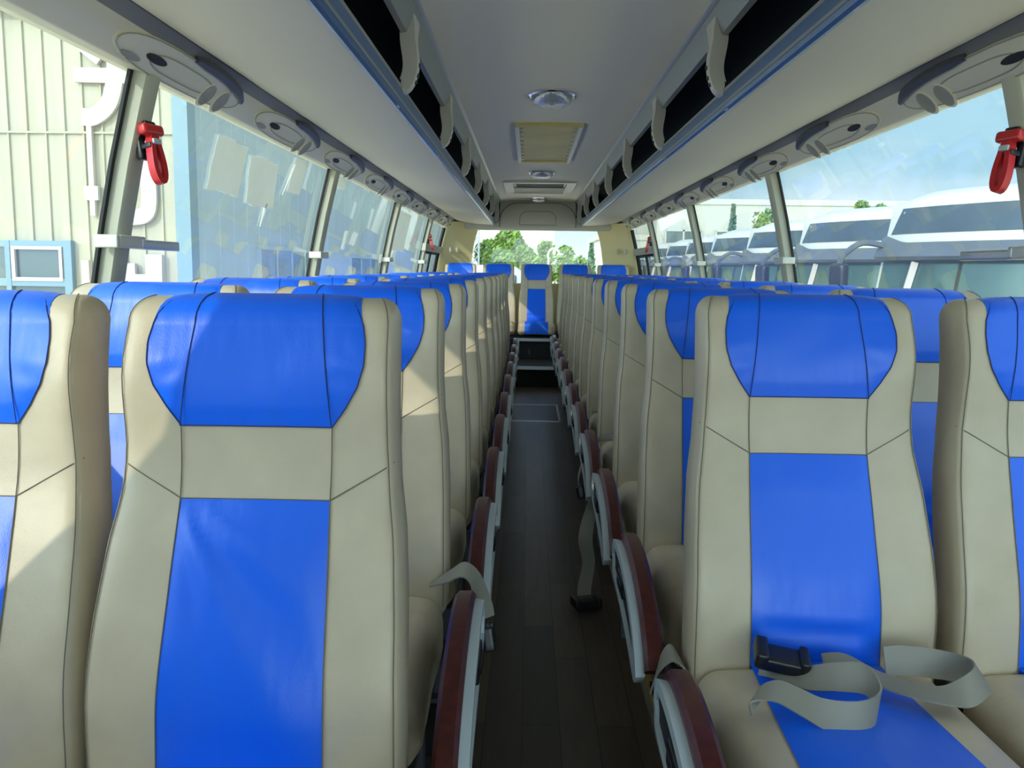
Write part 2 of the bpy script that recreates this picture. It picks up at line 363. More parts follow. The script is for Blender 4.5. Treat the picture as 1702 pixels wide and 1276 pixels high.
# rear steps
b = MB(); b.box(-.165, .345, 8.5, 9.22, -.08, .20); struct(b, 'floor_step_1', 'steprub')
b = MB(); b.box(-1.16, 1.35, 9.2, Y1, -.08, .42); struct(b, 'floor_step_2', 'steprub')
for i, (y, z) in enumerate(((8.495, .2), (9.195, .42))):
    b = MB(); b.box(-.15, .33, y-.012, y+.03, z-.025, z+.004); struct(b, 'trim_%d' % (7+i), 'alu')
# last-window transoms and sliders
for sg, k in ((-1, 30), (1, 31)):
    b = MB()
    rows = []
    for y in (8.5, 10.07):
        rows.append([(XC+sg*(gb(1.36)-.002), y, 1.385), (XC+sg*(gb(1.36)-.05), y, 1.385), (XC+sg*(gb(1.32)-.05), y, 1.315), (XC+sg*(gb(1.32)-.002), y, 1.315)])
    b.loft(rows); t_ = struct(b, 'trim_%d' % k, 'pillar')
    b = MB()
    for y in (8.6, 9.3, 9.96):
        b.tube([(XC+sg*(gb(z)-.012), y, z) for z in (.9, 1.0, 1.1, 1.2, 1.31)], .014, 4)
    b.tube([(XC+sg*(gb(1.3)-.012), 8.6, 1.305), (XC+sg*(gb(1.3)-.012), 9.96, 1.305)], .014, 4)
    b.build('slider_frame', 'rubber', t_)
    b = MB(); b.tube([(XC+sg*(gb(z)-.02), 9.99, z) for z in (.9, 1.1, 1.2, 1.31, 1.45, 1.6)], .02, 4); b.build('end_seal', 'rubber', t_)
# panel added to darken the left seats, out of the picture at the front left
b = MB(); b.rbox((-.66, -.95, .66), (.42, .02, .66), .015, 2); struct(b, 'wall_shade_panel', 'ductgrey')
# ------------------------------------------------------------------ luggage racks
BY = [.36+1.222*k for k in range(0, 9)]
for sg, nm in ((-1, 'left'), (1, 'right')):
    rk = thing('luggage_rack', 'long overhead luggage rack with blue edge trim along the %s side of the bus' % nm, 'luggage rack', (XC+sg*.75, 4, 1.69))
    off = Vector((-(XC+sg*.75), -4, -1.69))
    def rb(mb, name, m, **k):
        mb.v = [tuple(Vector(p)+off) for p in mb.v]; return mb.build(name, m, rk, **k)
    X = lambda bb: XC+sg*bb
    poly = [(.516,1.651),(.60,1.653),(.70,1.659),(.80,1.668),(.89,1.683),(.935,1.697),(.950,1.712),(.945,1.724),(.52,1.682)]
    b = MB(); b.prism([(X(p[0]), p[1]) for p in poly], 'y', Y0, 10.28); rb(b, 'underside_panel', 'rackpan')
    poly = [(.524,1.647),(.514,1.645),(.506,1.650),(.498,1.668),(.492,1.690),(.496,1.699),(.505,1.699),(.522,1.682)]
    b = MB(); b.prism([(X(p[0]), p[1]) for p in poly], 'y', Y0, 10.28); t_ = rb(b, 'edge_trim', 'bluetrim', angle=30)
    b = MB(); b.prism([(X(p[0]), p[1]) for p in ((.505,1.661),(.499,1.660),(.497,1.667),(.503,1.668))], 'y', Y0, 10.28); b.prism([(X(p[0]), p[1]) for p in ((.506,1.697),(.494,1.695),(.492,1.703),(.506,1.704))], 'y', Y0, 10.28)
    rb(b, 'chrome_bead', 'strip')
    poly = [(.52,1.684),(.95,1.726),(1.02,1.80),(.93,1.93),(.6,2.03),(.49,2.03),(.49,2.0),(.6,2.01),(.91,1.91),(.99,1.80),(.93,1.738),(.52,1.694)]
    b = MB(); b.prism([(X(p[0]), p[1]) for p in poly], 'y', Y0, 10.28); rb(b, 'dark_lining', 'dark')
    for y in BY:
        b = MB()
        path = [(.452,1.905),(.452,1.88),(.453,1.85),(.450,1.82),(.447,1.79),(.448,1.76),(.455,1.73),(.468,1.702),(.488,1.687),(.512,1.687)]
        path = [(q.x, q.z) for q in cat_rom([(p[0], 0, p[1]) for p in path], 3)]
        rows = []
        K = len(path)
        for i, (bb, z) in enumerate(path):
            a = path[max(i-1,0)]; c_ = path[min(i+1,K-1)]; tx, tz = c_[0]-a[0], c_[1]-a[1]; ln = math.hypot(tx, tz); nx, nz = -tz/ln, tx/ln
            w = lerp_tab([(0,.075),(.12,.05),(.3,.028),(.6,.022),(1,.024)], i/(K-1)); th = lerp_tab([(0,.045),(.3,.048),(1,.040)], i/(K-1))
            # nx points outwards (towards the windows)
            s_ = 1 if nx > 0 else -1
            nx, nz = nx*s_, nz*s_
            rows.append([(X(bb), y-w, z), (X(bb-.003), y-w*.5, z), (X(bb-.003), y+w*.5, z), (X(bb), y+w, z), (X(bb+nx*th), y+w*.8, z+nz*th), (X(bb+nx*th), y-w*.8, z+nz*th)])
        b.loft(rows); br = rb(b, 'bracket', 'bracket', angle=50)
        b = MB()
        for q in (.55, .64, .73):
            i = int(q*(K-1)); bb, z = path[i]
            b.rbox((X(bb-.004), y-.003, z), (.004, .007, .006), .003, 2)
        b.v = [tuple(Vector(p)+off) for p in b.v]; b.build('screw', 'steel', br)
# ------------------------------------------------------------------ ceiling fittings
def czc(x): return 1.93+.018*(1-((x)/.43)**2)
for i, (y, s_) in enumerate(((4.18, 1.0), (7.4, 1.0), (10.05, .9))):
    lab = ('large round ceiling lamp nearest the camera, in front of the yellow roof hatch', 'round ceiling lamp between the roof hatch and the air grille', 'small far ceiling lamp above the rear bulkhead')[i]
    t_ = thing('ceiling_lamp', lab, 'lamp', (XC, y, czc(0)), 'round lamps along the ceiling')
    b = MB(); b.lathe([(.112*s_,.0),(.112*s_,-.008),(.104*s_,-.014),(.096*s_,-.012),(.094*s_,.0)], (0,0,0), 32, sy=1.5); b.build('rim', 'chrome', t_)
    b = MB(); b.lathe([(.097*s_,-.006),(.095*s_,-.02),(.085*s_,-.036),(.062*s_,-.047),(.03*s_,-.052),(.002,-.053)], (0,0,0), 32, sy=1.5); b.build('lens', 'lampglass', t_)
t_ = thing('roof_hatch', 'yellowed rectangular roof hatch set in the ceiling', 'roof hatch', (XC+.005, 5.78, 1.945))
b = MB(); b.box(-.165, .165, -.78, .78, -.004, .004); b.build('panel', 'hatch', t_)
for sx in (-1, 1):
    b = MB(); b.box(min(sx*.165, sx*.19), max(sx*.165, sx*.19), -.82, .82, -.02, .006)
    for k in range(9): b.box(min(sx*.145, sx*.165), max(sx*.145, sx*.165), -.7+k*.17, -.66+k*.17, -.012, .0)
    b.build('side_rail', 'bracket', t_)
b = MB(); b.box(-.19, .19, -.85, -.78, -.015, .006); b.box(-.19, .19, .78, .83, -.015, .006); b.build('end_rail', 'hatch', t_)
t_ = thing('return_air_grille', 'wide ceiling air grille with a dark slot near the rear', 'air grille', (XC-.005, 8.7, 1.945))
b = MB(); b.box(-.335, -.25, -.62, .62, -.02, .004); b.box(.25, .335, -.62, .62, -.02, .004); b.box(-.25, .25, -.62, -.52, -.02, .004); b.box(-.25, .25, .5, .62, -.02, .004); b.build('frame', 'bracket', t_)
b = MB(); b.box(-.25, .25, -.52, .5, -.002, .004); b.build('dark_slot', 'rubber', t_)
b = MB()
for k in range(7): b.box(-.25, .25, .0+k*.075, .035+k*.075, -.014, -.004)
b.build('slats', 'bracket', t_)
# ------------------------------------------------------------------ passenger service units on the duct
def console_mesh(sg):
    # local frame: origin on the duct face centre, yl along the bus; face runs from (1.025,1.622) to (.962,1.688)
    t_ = thing('air_vent_console', '', 'air vent console')
    ca, cb = Vector((sg*1.034, 0, 1.614)), Vector((sg*.972, 0, 1.677))
    o_ = (ca+cb)/2
    ax = (cb-ca)/2; nrm = Vector((-sg*.72, 0, -.69)).normalized()
    def Q(v_, y_, h_): p = ax*v_ + nrm*h_; return (p.x, y_, p.z)
    def outline(sy, sv, dy=0):
        return [(sv*math.sin(a)*(1 if True else 1), dy+sy*(abs(math.cos(a))**.6)*(1 if math.cos(a) > 0 else -1)) for a in [2*PI*i/28 for i in range(28)]]
    b = MB(); o1 = outline(.40, 1.10); o2 = outline(.388, 1.02)
    b.loft([[Q(v_, y_, -.004) for v_, y_ in o1], [Q(v_, y_, .003) for v_, y_ in o1], [Q(v_, y_, .007) for v_, y_ in o2]]); b.build('housing', 'duct', t_, angle=30)
    b = MB(); P_ = [Q(1.18*math.sin(a), .06+.35*math.cos(a), .006) for a in [PI*.06+PI*.52*i/14 for i in range(15)]]
    b.tube(P_, [.006+.010*min(1, (i_+1)/5, (15-i_)/3) for i_ in range(15)], 6); b.build('speaker_slot', 'slotgrey', t_)
    b = MB(); b.tube([Q(v_, y_, .0065) for v_, y_ in outline(.392, 1.05)], .0025, 4, closed=True)
    b.tube([Q(v_*.8-.1, y_, .0078) for v_, y_ in outline(.2, .7, -.02)], .002, 4, closed=True); b.build('seam_line', 'ductline', t_)
    for y_ in (.17, .275):
        b = MB(); b.loft([[tuple(Vector(Q(-.45, y_, h))+(ax.normalized()*math.cos(a)+Vector((0,1,0))*math.sin(a))*r_) for a in [2*PI*i/16 for i in range(16)]] for r_, h in ((.044,.004),(.043,.008),(.037,.011),(.030,.007),(.010,.009))]); n_ = b.build('vent_nozzle', 'duct', t_, angle=30)
        b = MB(); b.loft([[tuple(Vector(Q(-.45, y_, h))+(ax.normalized()*math.cos(a)+Vector((0,1,0))*math.sin(a))*r_) for a in [2*PI*i/16 for i in range(16)]] for r_, h in ((.036,.008),(.034,.0122),(.030,.0095))]); b.build('dark_ring', 'ductline', n_)
    b = MB(); b.loft([[Q(.25*math.cos(a)-.05, -.19+.055*math.sin(a), h) for a in [2*PI*i/16 for i in range(16)]] for h in (.004, .010)]); b.build('reading_light', 'rubber', t_)
    b = MB(); b.loft([[Q(.2*math.cos(a)-.55, -.30+.05*math.sin(a), h) for a in [2*PI*i/16 for i in range(16)]] for h in (.004, .009)]); b.build('call_button', 'ductline', t_)
    return t_, o_
ordw = ['first','second','third','fourth','fifth','sixth','seventh','eighth','ninth','tenth']
for sg, nm in ((-1, 'left'), (1, 'right')):
    root, o_ = console_mesh(sg)
    for k in range(9):
        t_ = root if k == 0 else dup(root)
        t_.location = (XC+o_.x, (2.36 if sg < 0 else 2.27)+.985*k, o_.z)
        tag(t_, 'grey air vent and reading light console over the %s windows, %s from the camera' % (nm, ordw[k]), None, 'air vent consoles over the %s windows' % nm)
# ------------------------------------------------------------------ seats
H0, H1 = .435, 1.105
WT = [(0,.214),(.2,.214),(.35,.211),(.5,.204),(.6,.194),(.7,.190),(.85,.190),(1,.188)]
RC = .036
def prof(t):
    z = H0+(H1-H0)*t
    y0 = -.005+.155*t - .020*math.exp(-((t-.22)/.16)**2) + .012*math.exp(-((t-.62)/.12)**2) - .006*math.exp(-((t-.86)/.1)**2)
    return y0, z, lerp_tab(WT, t), .118-.02*t
def front(u_, t, a=0.0):
    """front surface point; u_ in -1..1 across, t height, a crown angle"""
    y0, z, w, D = prof(t)
    if a > 0:
        z = z+RC*math.sin(a)*0.0
    n = 9
    au = min(1, abs(u_))
    se = (1-au**n)**(1/n)
    Bw = .030*math.exp(-((t-.86)/.14)**2)+.020*math.exp(-((t-.35)/.25)**2)
    y = y0 + D/2 - (D/2)*se*math.cos(a) - Bw*(au**3)*se*math.cos(a)
    return Vector((u_*(w-.022*(1-math.cos(a))), y, z))
TC = 1-RC/(H1-H0)
def crown(u_, a):
    p = front(u_, TC, a); p.z = H1-RC+RC*math.sin(a); p.y += .0; return p
def back_ring(t, a=0):
    y0, z, w, D = prof(t); us = [math.sin(PI*(-.5+i/26)) for i in range(27)]
    f_ = [crown(q, a) if a else front(q, t) for q in us]
    g_ = []
    for q in us[::-1][1:-1]:
        se = (1-abs(q)**9)**(1/9)
        g_.append(Vector((q*(w-.022*(1-math.cos(a))), y0+D/2+(D/2)*se*math.cos(a), f_[0].z)))
    return f_+g_
def make_backrest():
    b = MB(); rings = []
    y0, z, w, D = prof(0)
    r0 = back_ring(0)
    for s_, dz in ((.86, -.02), (.96, -.014), (1, 0)):
        rings.append([Vector((p.x*s_, (p.y-(y0+D/2))*s_+y0+D/2, p.z+dz)) for p in r0])
    for i in range(1, 20): rings.append(back_ring(TC*i/19))
    for i in range(1, 7): rings.append(back_ring(TC, PI/2*.97*i/6))
    return b.loft(rings)
HB = .735                                  # bottom of the blue headrest
CT = .585                                  # top of the blue centre panel
def hw_head(t):
    x = lerp_tab([(HB,.106),(.775,.125),(.82,.142),(.865,.151),(.91,.152),(.95,.147),(1.0,.138)], t); return x
def hw_ctr(t): return lerp_tab([(0,.112),(.2,.112),(.45,.108),(CT,.105),(HB,.106)], t)
def panel(rows_t, hwf, crown_n=0, lift=.0045, fold=None):
    b = MB(); rows = []; n = 33
    ts = rows_t
    for i, t in enumerate(ts):
        row = []
        ed = min(1, i/2.0) if True else 1
        for j in range(n):
            v = -1+2*j/(n-1); x = v*hwf(t); w = lerp_tab(WT, t)
            p = front(x/w, min(t, TC)); 
            if t > TC: p = crown(x/w, 0)
            fade = (1-abs(v)**6)*(.2+.8*min(1, i/(5.0)))*(1 if crown_n else .2+.8*min(1, (len(ts)-1-i)/6.0))
            p.y -= .001+lift*fade
            if fold: p.y -= fold(x, t, v)*(1-abs(v)**4)
            row.append(p)
        rows.append(row)
    for i in range(1, crown_n+1):
        a = PI/2*1.75*i/crown_n; row = []
        hwt = hwf(TC)*(1-.14*(i/crown_n))
        for j in range(n):
            v = -1+2*j/(n-1); x = v*hwt; w = lerp_tab(WT, TC)
            fade = (1-abs(v)**6)
            if a <= PI/2: p = crown(x/(w-.022*(1-math.cos(a))), a)
            else:
                p = crown(x/(w-.022), PI/2); y0, z, w2, D = prof(TC)
                p.y = y0+D/2+(D/2)*math.sin(a-PI/2); p.z = H1-RC+RC*math.cos(a-PI/2)
            p.y -= (.001+lift*fade)*math.cos(a); p.z += (.001+lift*fade)*math.sin(a); row.append(p)
        rows.append(row)
    return b.grid(rows)
def fold_fan(x, t, v):      # soft pull folds fanning out of the upper left corner
    dx, dz = x+.125, (CT+.03-t)*.67; th = math.atan2(dz, dx); r_ = math.hypot(dx, dz)
    return (.0040*(1+math.sin(13*th+.6))*math.exp(-((th-.95)/.45)**2)*min(1, r_/.07)*max(0, 1-(r_/.50)**2)+.0022*math.sin(x*14+t*40)*max(0, .22-t)/.22)*min(1, (CT-t)/.04)*min(1, t/.05)
def fold_low(x, t, v):      # shallow level creases near the cushion
    return (.0026*math.sin(t*75+x*6)*math.exp(-((t-.12)/.09)**2)+.0018*math.sin(18*(x*.6+t*.67))*math.exp(-((t-.5)/.08)**2))*min(1, (CT-t)/.04)*min(1, t/.05)
def fold_wing(x, t, v):     # small creases on the outer wings of the headrest
    return .0022*math.sin(t*95+abs(x)*50+(1 if x > 0 else 0))*math.exp(-((abs(x)-.125)/.018)**2)*math.exp(-((t-.84)/.06)**2) + .0020*math.sin(26*(x*.9-t*.67)+1)*math.exp(-(x/.07)**2)*math.exp(-((t-.87)/.06)**2)
def seam_pts(fx, t0, t1, n=16, out=.002, cr=True):
    pts = []
    for i in range(n+1):
        t = t0+(t1-t0)*i/n; x = fx(t); p = front(x/lerp_tab(WT, t), min(t, TC)); p.y -= out; pts.append(p)
    return pts
def crown_pts(x, amax=1.25, out=.002, n=6, taper=.0):
    w = lerp_tab(WT, TC); pts = []
    for i in range(1, n+1):
        a = amax*i/n; p = crown(x*(1-taper*i/n)/w, a); p.y -= out*math.cos(a); p.z += out*math.sin(a); pts.append(p)
    return pts
def make_stitch():
    b = MB()
    for s_ in (-1, 1):
        b.tube(seam_pts(lambda t: s_*hw_ctr(t), 0.02, HB, 24), .0009, 4)
        b.tube([front(s_*(.105+(.194*.985-.105)*i/8)/lerp_tab(WT, .585+.075*i/8), .585+.075*i/8)-Vector((0,.0012,0)) for i in range(9)], .0009, 4)
        # outline piping
        b.tube([front(s_*.965, .01+(TC-.01)*i/26)-Vector((0,.0018,0)) for i in range(27)]+crown_pts(s_*.965*lerp_tab(WT, TC), 1.45, .0015, 8), .0009, 4)
    for t in (HB, CT):
        hwv = hw_ctr(t); b.tube([front((-hwv+2*hwv*i/12)/lerp_tab(WT, t), t)-Vector((0,.002,0)) for i in range(13)], .0009, 4)
    return b
def make_navy():
    b = MB()
    for s_ in (-1, 1):
        b.tube(seam_pts(lambda t: s_*hw_head(t), HB, TC, 20)+crown_pts(s_*hw_head(TC), 1.5, .0015, 8, .12), .0009, 4)
        b.tube(seam_pts(lambda t: s_*(.106-.02*(t-HB)/(1-HB)), HB, TC, 14, out=.0062)+crown_pts(s_*(.106-.02*(TC-HB)/(1-HB)), 1.5, .0058, 8, .02), .0009, 4)
    hwv = hw_head(HB); b.tube([front((-hwv+2*hwv*i/12)/lerp_tab(WT, HB), HB)-Vector((0,.0024,0)) for i in range(13)], .0009, 4)
    return b
def wrinkle(p):     # sagging loose cover at the front of the cushion sides
    q = Vector(p); f_ = max(0, min(1, (-.12-q.y)/.3)); q.z += .012*(1-(q.x/.225)**2) + .012*f_
    if abs(q.x) > .18 and q.z < .43: q.x += (.004*math.sin(q.y*55)+.003*math.sin(q.z*120+q.y*30))*f_*(1 if q.x > 0 else -1)
    return q
def cushion(): return MB().rbox((0, -.235, .393), (.210, .245, .072), .045, 5, wrinkle)
def cushion_panel():
    b = MB(); rows = []; path = []
    for i in range(12): path.append((-.01-.42*i/11, .465, 0))
    for i in range(1, 7):
        a = PI/2*i/6; path.append((-.435-.045*math.sin(a), .42+.045*math.cos(a), 0))
    path.append((-.480, .36, 0)); path.append((-.478, .335, 0))
    for i, (y, z, _) in enumerate(path):
        hwv = lerp_tab([(-.48, .135), (-.2, .122), (0, .112)], y); row = []
        for j in range(13):
            v = -1+2*j/12; p = wrinkle((v*hwv, y, z)); k = .002+.004*(1-v**6)
            if i < 12: p.z += k
            else:
                a = min(PI/2, PI/2*(i-11)/6); p.z += k*math.cos(a); p.y -= k*math.sin(a)
            row.append(p)
        rows.append(row)
    return b.grid(rows)
ARM = [(-.155,.500),(-.165,.532),(-.19,.548),(-.25,.556),(-.34,.552),(-.44,.535),(-.54,.502),(-.61,.462),(-.645,.425)]
ARMP = [(q.y, q.z) for q in cat_rom([(0, p[0], p[1]) for p in ARM], 4)]
def arm_offset(path, o):
    out = []; K = len(path)
    for i, (y, z) in enumerate(path):
        a, c_ = path[max(i-1,0)], path[min(i+1,K-1)]; ty, tz = c_[0]-a[0], c_[1]-a[1]; ln = math.hypot(ty, tz); ny, nz = tz/ln, -ty/ln
        out.append((y+ny*o, z+nz*o))   # ny,nz points outwards (up / forward)
    return out
def make_arm(sg):
    x = sg*.268
    lo = arm_offset(ARMP, -.024)
    b = MB(); rows = []
    for (y, z), (y2, z2) in zip(ARMP, lo):
        m_ = lambda f_: (y+(y2-y)*f_, z+(z2-z)*f_)
        a0, a1, a2 = m_(0), m_(.3), m_(1)
        rows.append([(x-.019, a2[0], a2[1]), (x+.019, a2[0], a2[1]), (x+.019, a1[0], a1[1]), (x+.012, a0[0], a0[1]), (x-.012, a0[0], a0[1]), (x-.019, a1[0], a1[1])])
    b.loft(rows)
    wood = b
    # grey side frame: closed loop hugging the wooden top on the aisle side
    xs = x+sg*.026
    top = lo; K = len(top)
    bot = [(y, z-.075*math.sin(PI*min(1, max(0, i/(K-1))))**.7) for i, (y, z) in enumerate(arm_offset(ARMP, -.03))]
    loop = [(xs, y, z) for y, z in top] + [(xs, y, z) for y, z in bot[::-1][1:-1]]
    fr = MB(); rings = []
    L_ = len(loop)
    for i in range(L_):
        p = Vector(loop[i]); t = (Vector(loop[(i+1) % L_])-Vector(loop[i-1])).normalized(); n_ = t.cross(Vector((1,0,0))).normalized()
        rings.append([p+Vector((-.009,0,0))+n_*.010, p+Vector((.009,0,0))+n_*.007, p+Vector((.009,0,0))-n_*.007, p+Vector((-.009,0,0))-n_*.010])
    rings.append(rings[0]); fr.loft(rings, False, False)
    ins = MB(); ins.loft([[(xs+dx, (a[0]+(b_[0]-a[0])*q), (a[1]+(b_[1]-a[1])*q)) for (a, b_, q) in [(top[i], bot[i], .1) for i in range(2, K-2)]+[(top[i], bot[i], .9) for i in range(K-3, 1, -1)]] for dx in (-.004, .002)])
    bt = MB(); bt.rbox((xs+sg*.004, -.36, .487), (.008, .05, .020), .005, 2); bt.rbox((xs+sg*.006, -.36, .487), (.008, .035, .008), .003, 2)
    pos = MB(); pos.box(x-.012, x+.012, -.20, -.15, .30, .515); pos.tube([(x-sg*.005, -.6, .46), (x-sg*.012, -.45, .40), (x-sg*.015, -.2, .34)], .012, 6)
    return wood, fr, ins, bt, pos
def make_seat(arm):
    root = bpy.data.objects.new('coach_seat', None); C.objects.link(root); root.empty_display_size = .1; root['category'] = 'seat'
    bk_ = make_backrest().build('backrest', 'beige', root, angle=60)
    make_stitch().build('stitching', 'stitch', bk_, angle=80)
    o = panel([HB+(TC-HB)*i/26 for i in range(27)], hw_head, 8, fold=fold_wing).build('headrest_panel', 'blue', root, angle=80); o['label'] = 'blue headrest panel'
    make_navy().build('stitching', 'navy', o, angle=80)
    o = panel([.0+CT*i/40 for i in range(41)], hw_ctr, 0, fold=fold_fan if arm == 1 else fold_low).build('back_panel', 'blue', root, angle=80); o['label'] = 'blue centre panel of the backrest'
    cushion().build('seat_cushion', 'beige', root, angle=60)
    o = cushion_panel().build('seat_panel', 'blue', root, angle=80); o['label'] = 'blue centre stripe of the cushion'
    for x in (-.16, .16):
        b = MB(); b.box(x-.014, x+.014, -.40, -.36, .09, .325); b.box(x-.014, x+.014, -.08, -.04, .09, .325); b.box(x-.014, x+.014, -.42, .05, .30, .326); b.box(x-.02, x+.02, -.43, .0, .09, .102); b.build('leg', 'steel', root)
    b = MB(); b.box(-.20, .20, -.42, .02, .315, .328); b.box(-.19, .19, .035, .07, .30, .45); b.box(-.19, .19, -.02, .06, .30, .325); b.build('base_frame', 'steel', root)
    if arm:
        w_, f_, i_, t_, p_ = make_arm(arm)
        a = w_.build('armrest', 'wood', root, angle=35); a['label'] = 'dark red burl wood armrest'
        f_.build('side_frame', 'armgrey', a, angle=50); i_.build('inner_plate', 'rubber', a); t_.build('recline_button', 'black', a); p_.build('arm_support', 'steel', a)
    return root
protoL, protoR, protoN = make_seat(1), make_seat(-1), make_seat(0)
used = set()
rowname = ['front', 'second', 'third', 'fourth', 'fifth', 'sixth', 'seventh', 'eighth', 'ninth', 'tenth', 'eleventh']
def place(proto, x, y, z, label, group, rz=0, sx=1, rx=0):
    o = proto if proto.name not in used else dup(proto)
    used.add(proto.name); used.add(o.name)
    o.location = (x, y, z); o.rotation_euler = (rx, 0, rz); o.scale = (sx, 1, 1); tag(o, label, None, group); return o
PITCH = .677
rj = random.Random(3)
for k in range(11):
    for side in ('left', 'right'):
        y = (1.085 if side == 'left' else 1.455)+PITCH*k; s_ = -1 if side == 'left' else 1
        xa, xw = (-.377, -.816) if side == 'left' else (.507, .970)
        j = lambda a: rj.uniform(-a, a)
        place(protoL if side == 'left' else protoR, xa, y, 0, 'beige and blue aisle seat %s of the aisle, %s row%s' % (side, rowname[k], '' if k == 0 else ' from the camera'), 'seats in rows beside the aisle', 0, 1, j(.02) if k else 0)
        place(protoN, xw, y+j(.01), 0, 'beige and blue window seat at the %s wall, %s row%s' % (side, rowname[k], '' if k == 0 else ' from the camera'), 'seats in rows beside the windows', 0, 1, j(.02) if k else 0)
pos = ['far left corner', 'left of the middle seat', 'middle of the rear row, facing down the aisle', 'right of the middle seat', 'far right corner']
for i in range(5):
    place(protoN, XC-.005+(i-2)*.434, 9.86, .10, 'blue and beige back row seat, '+pos[i], 'seats of the rear row', 0, .94)
# ------------------------------------------------------------------ seat belts
def strap(name, pts, sides, label, group='loose lap belts', w=1.0, n=7, buckle=None, loc=None):
    pts = cat_rom(pts, n); sd = cat_rom([tuple(Vector(s_)*.024) for s_ in sides], n)
    o0 = pts[0].copy(); t_ = thing(name, label, 'seat belt', o0, group)
    b = MB(); b.ribbon([p-o0 for p in pts], sd); b.build('webbing', 'belt', t_)
    if buckle:
        c_, rot, sc = buckle
        b = MB(); b.rbox((0,0,0), (.036*sc, .021*sc, .011*sc), .006*sc, 3); b.rbox((-.030*sc,0,.006*sc), (.009*sc, .024*sc, .012*sc), .004*sc, 2); b.rbox((.030*sc,0,.006*sc), (.007*sc, .022*sc, .011*sc), .004*sc, 2)
        o = b.build('buckle', 'black', t_); o.location = Vector(c_)-o0; o.rotation_euler = rot
    return t_
strap('seat_belt', [(.40,1.395,.505),(.43,1.36,.50),(.455,1.335,.505),(.49,1.30,.525),(.525,1.27,.535),(.53,1.235,.515),(.50,1.215,.503),(.45,1.222,.503),(.415,1.245,.512),(.385,1.26,.520),(.355,1.262,.512),(.352,1.245,.500)],
      [(.3,.3,.9),(.3,.9,.1),(.2,.9,.4),(.1,.6,.7),(0,.35,.9),(.1,0,1),(0,.25,1),(0,.5,.8),(.15,.8,.5),(.3,.8,.3),(.5,.8,.1),(.5,.8,.1)],
      'grey webbing lap belt coiled on the blue cushion of the right front aisle seat', buckle=((.425,1.372,.518), (.25,.15,-.15), 1.15))
strap('seat_belt', [(.50,1.385,.500),(.535,1.375,.512),(.57,1.33,.508),(.61,1.295,.508),(.65,1.275,.510),(.685,1.275,.520),(.715,1.30,.530),(.715,1.345,.520),(.68,1.375,.515),(.63,1.385,.515),(.60,1.387,.512)],
      [(0,.7,.7),(.1,.9,.3),(.3,.9,.1),(.25,.9,.1),(.1,.9,.2),(.0,.6,.8),(-.5,.2,.8),(-.3,.2,.9),(0,.4,.9),(0,.45,.9),(0,.4,.9)],
      'grey lap belt folded back with a stitched end between the two right front seats')
b = MB(); t_ = strap('seat_belt', [(-.19,1.74,.500),(-.155,1.73,.520),(-.125,1.72,.538),(-.10,1.715,.520),(-.085,1.71,.47),(-.08,1.705,.44)],
      [(.2,.9,0),(.1,1,.2),(.1,1,.3),(.3,.9,.2),(.7,.7,.1),(.8,.6,.1)], 'grey belt hanging over the wooden armrest of the left second row', buckle=((-.076,1.70,.405), (1.4,.2,1.57), 1.0))
strap('seat_belt', [(.47,3.33,.50),(.40,3.32,.51),(.33,3.31,.515),(.27,3.29,.50),(.225,3.27,.44),(.20,3.26,.36),(.21,3.25,.33)],
      [(0,.6,.8),(0,.7,.7),(0,.9,.4),(0,1,.1),(0,1,0),(0,1,0),(0,1,0)], 'grey belt lying across the right fourth row cushion and over its armrest', buckle=((.205,3.25,.31), (1.4,.2,1.57), 1.0))
strap('seat_belt', [(.25,2.80,.44),(.222,2.84,.36),(.20,2.80,.27),(.215,2.83,.18),(.205,2.85,.09),(.205,2.86,.05)],
      [(.9,.4,0),(.9,.4,0),(1,.2,0),(.9,.3,0),(1,.2,0),(1,.3,0)], 'grey belt hanging into the aisle with its black buckle near the floor', buckle=((.215,2.86,.02), (0,0,.3), 1.3))
strap('seat_belt', [(.235,1.50,.40),(.245,1.49,.45),(.265,1.485,.475),(.285,1.48,.455),(.30,1.475,.42)],
      [(.3,.9,0),(.2,.9,.2),(0,1,.2),(-.2,.9,.2),(-.2,.9,0)], 'dark belt loop standing beside the right front armrest')
strap('seat_belt', [(.47,4.0,.50),(.40,3.99,.51),(.33,3.985,.515),(.30,3.98,.50)],
      [(0,.6,.8),(0,.7,.7),(0,.9,.4),(0,1,.1)], 'dark belt lying across the right fifth row cushion')
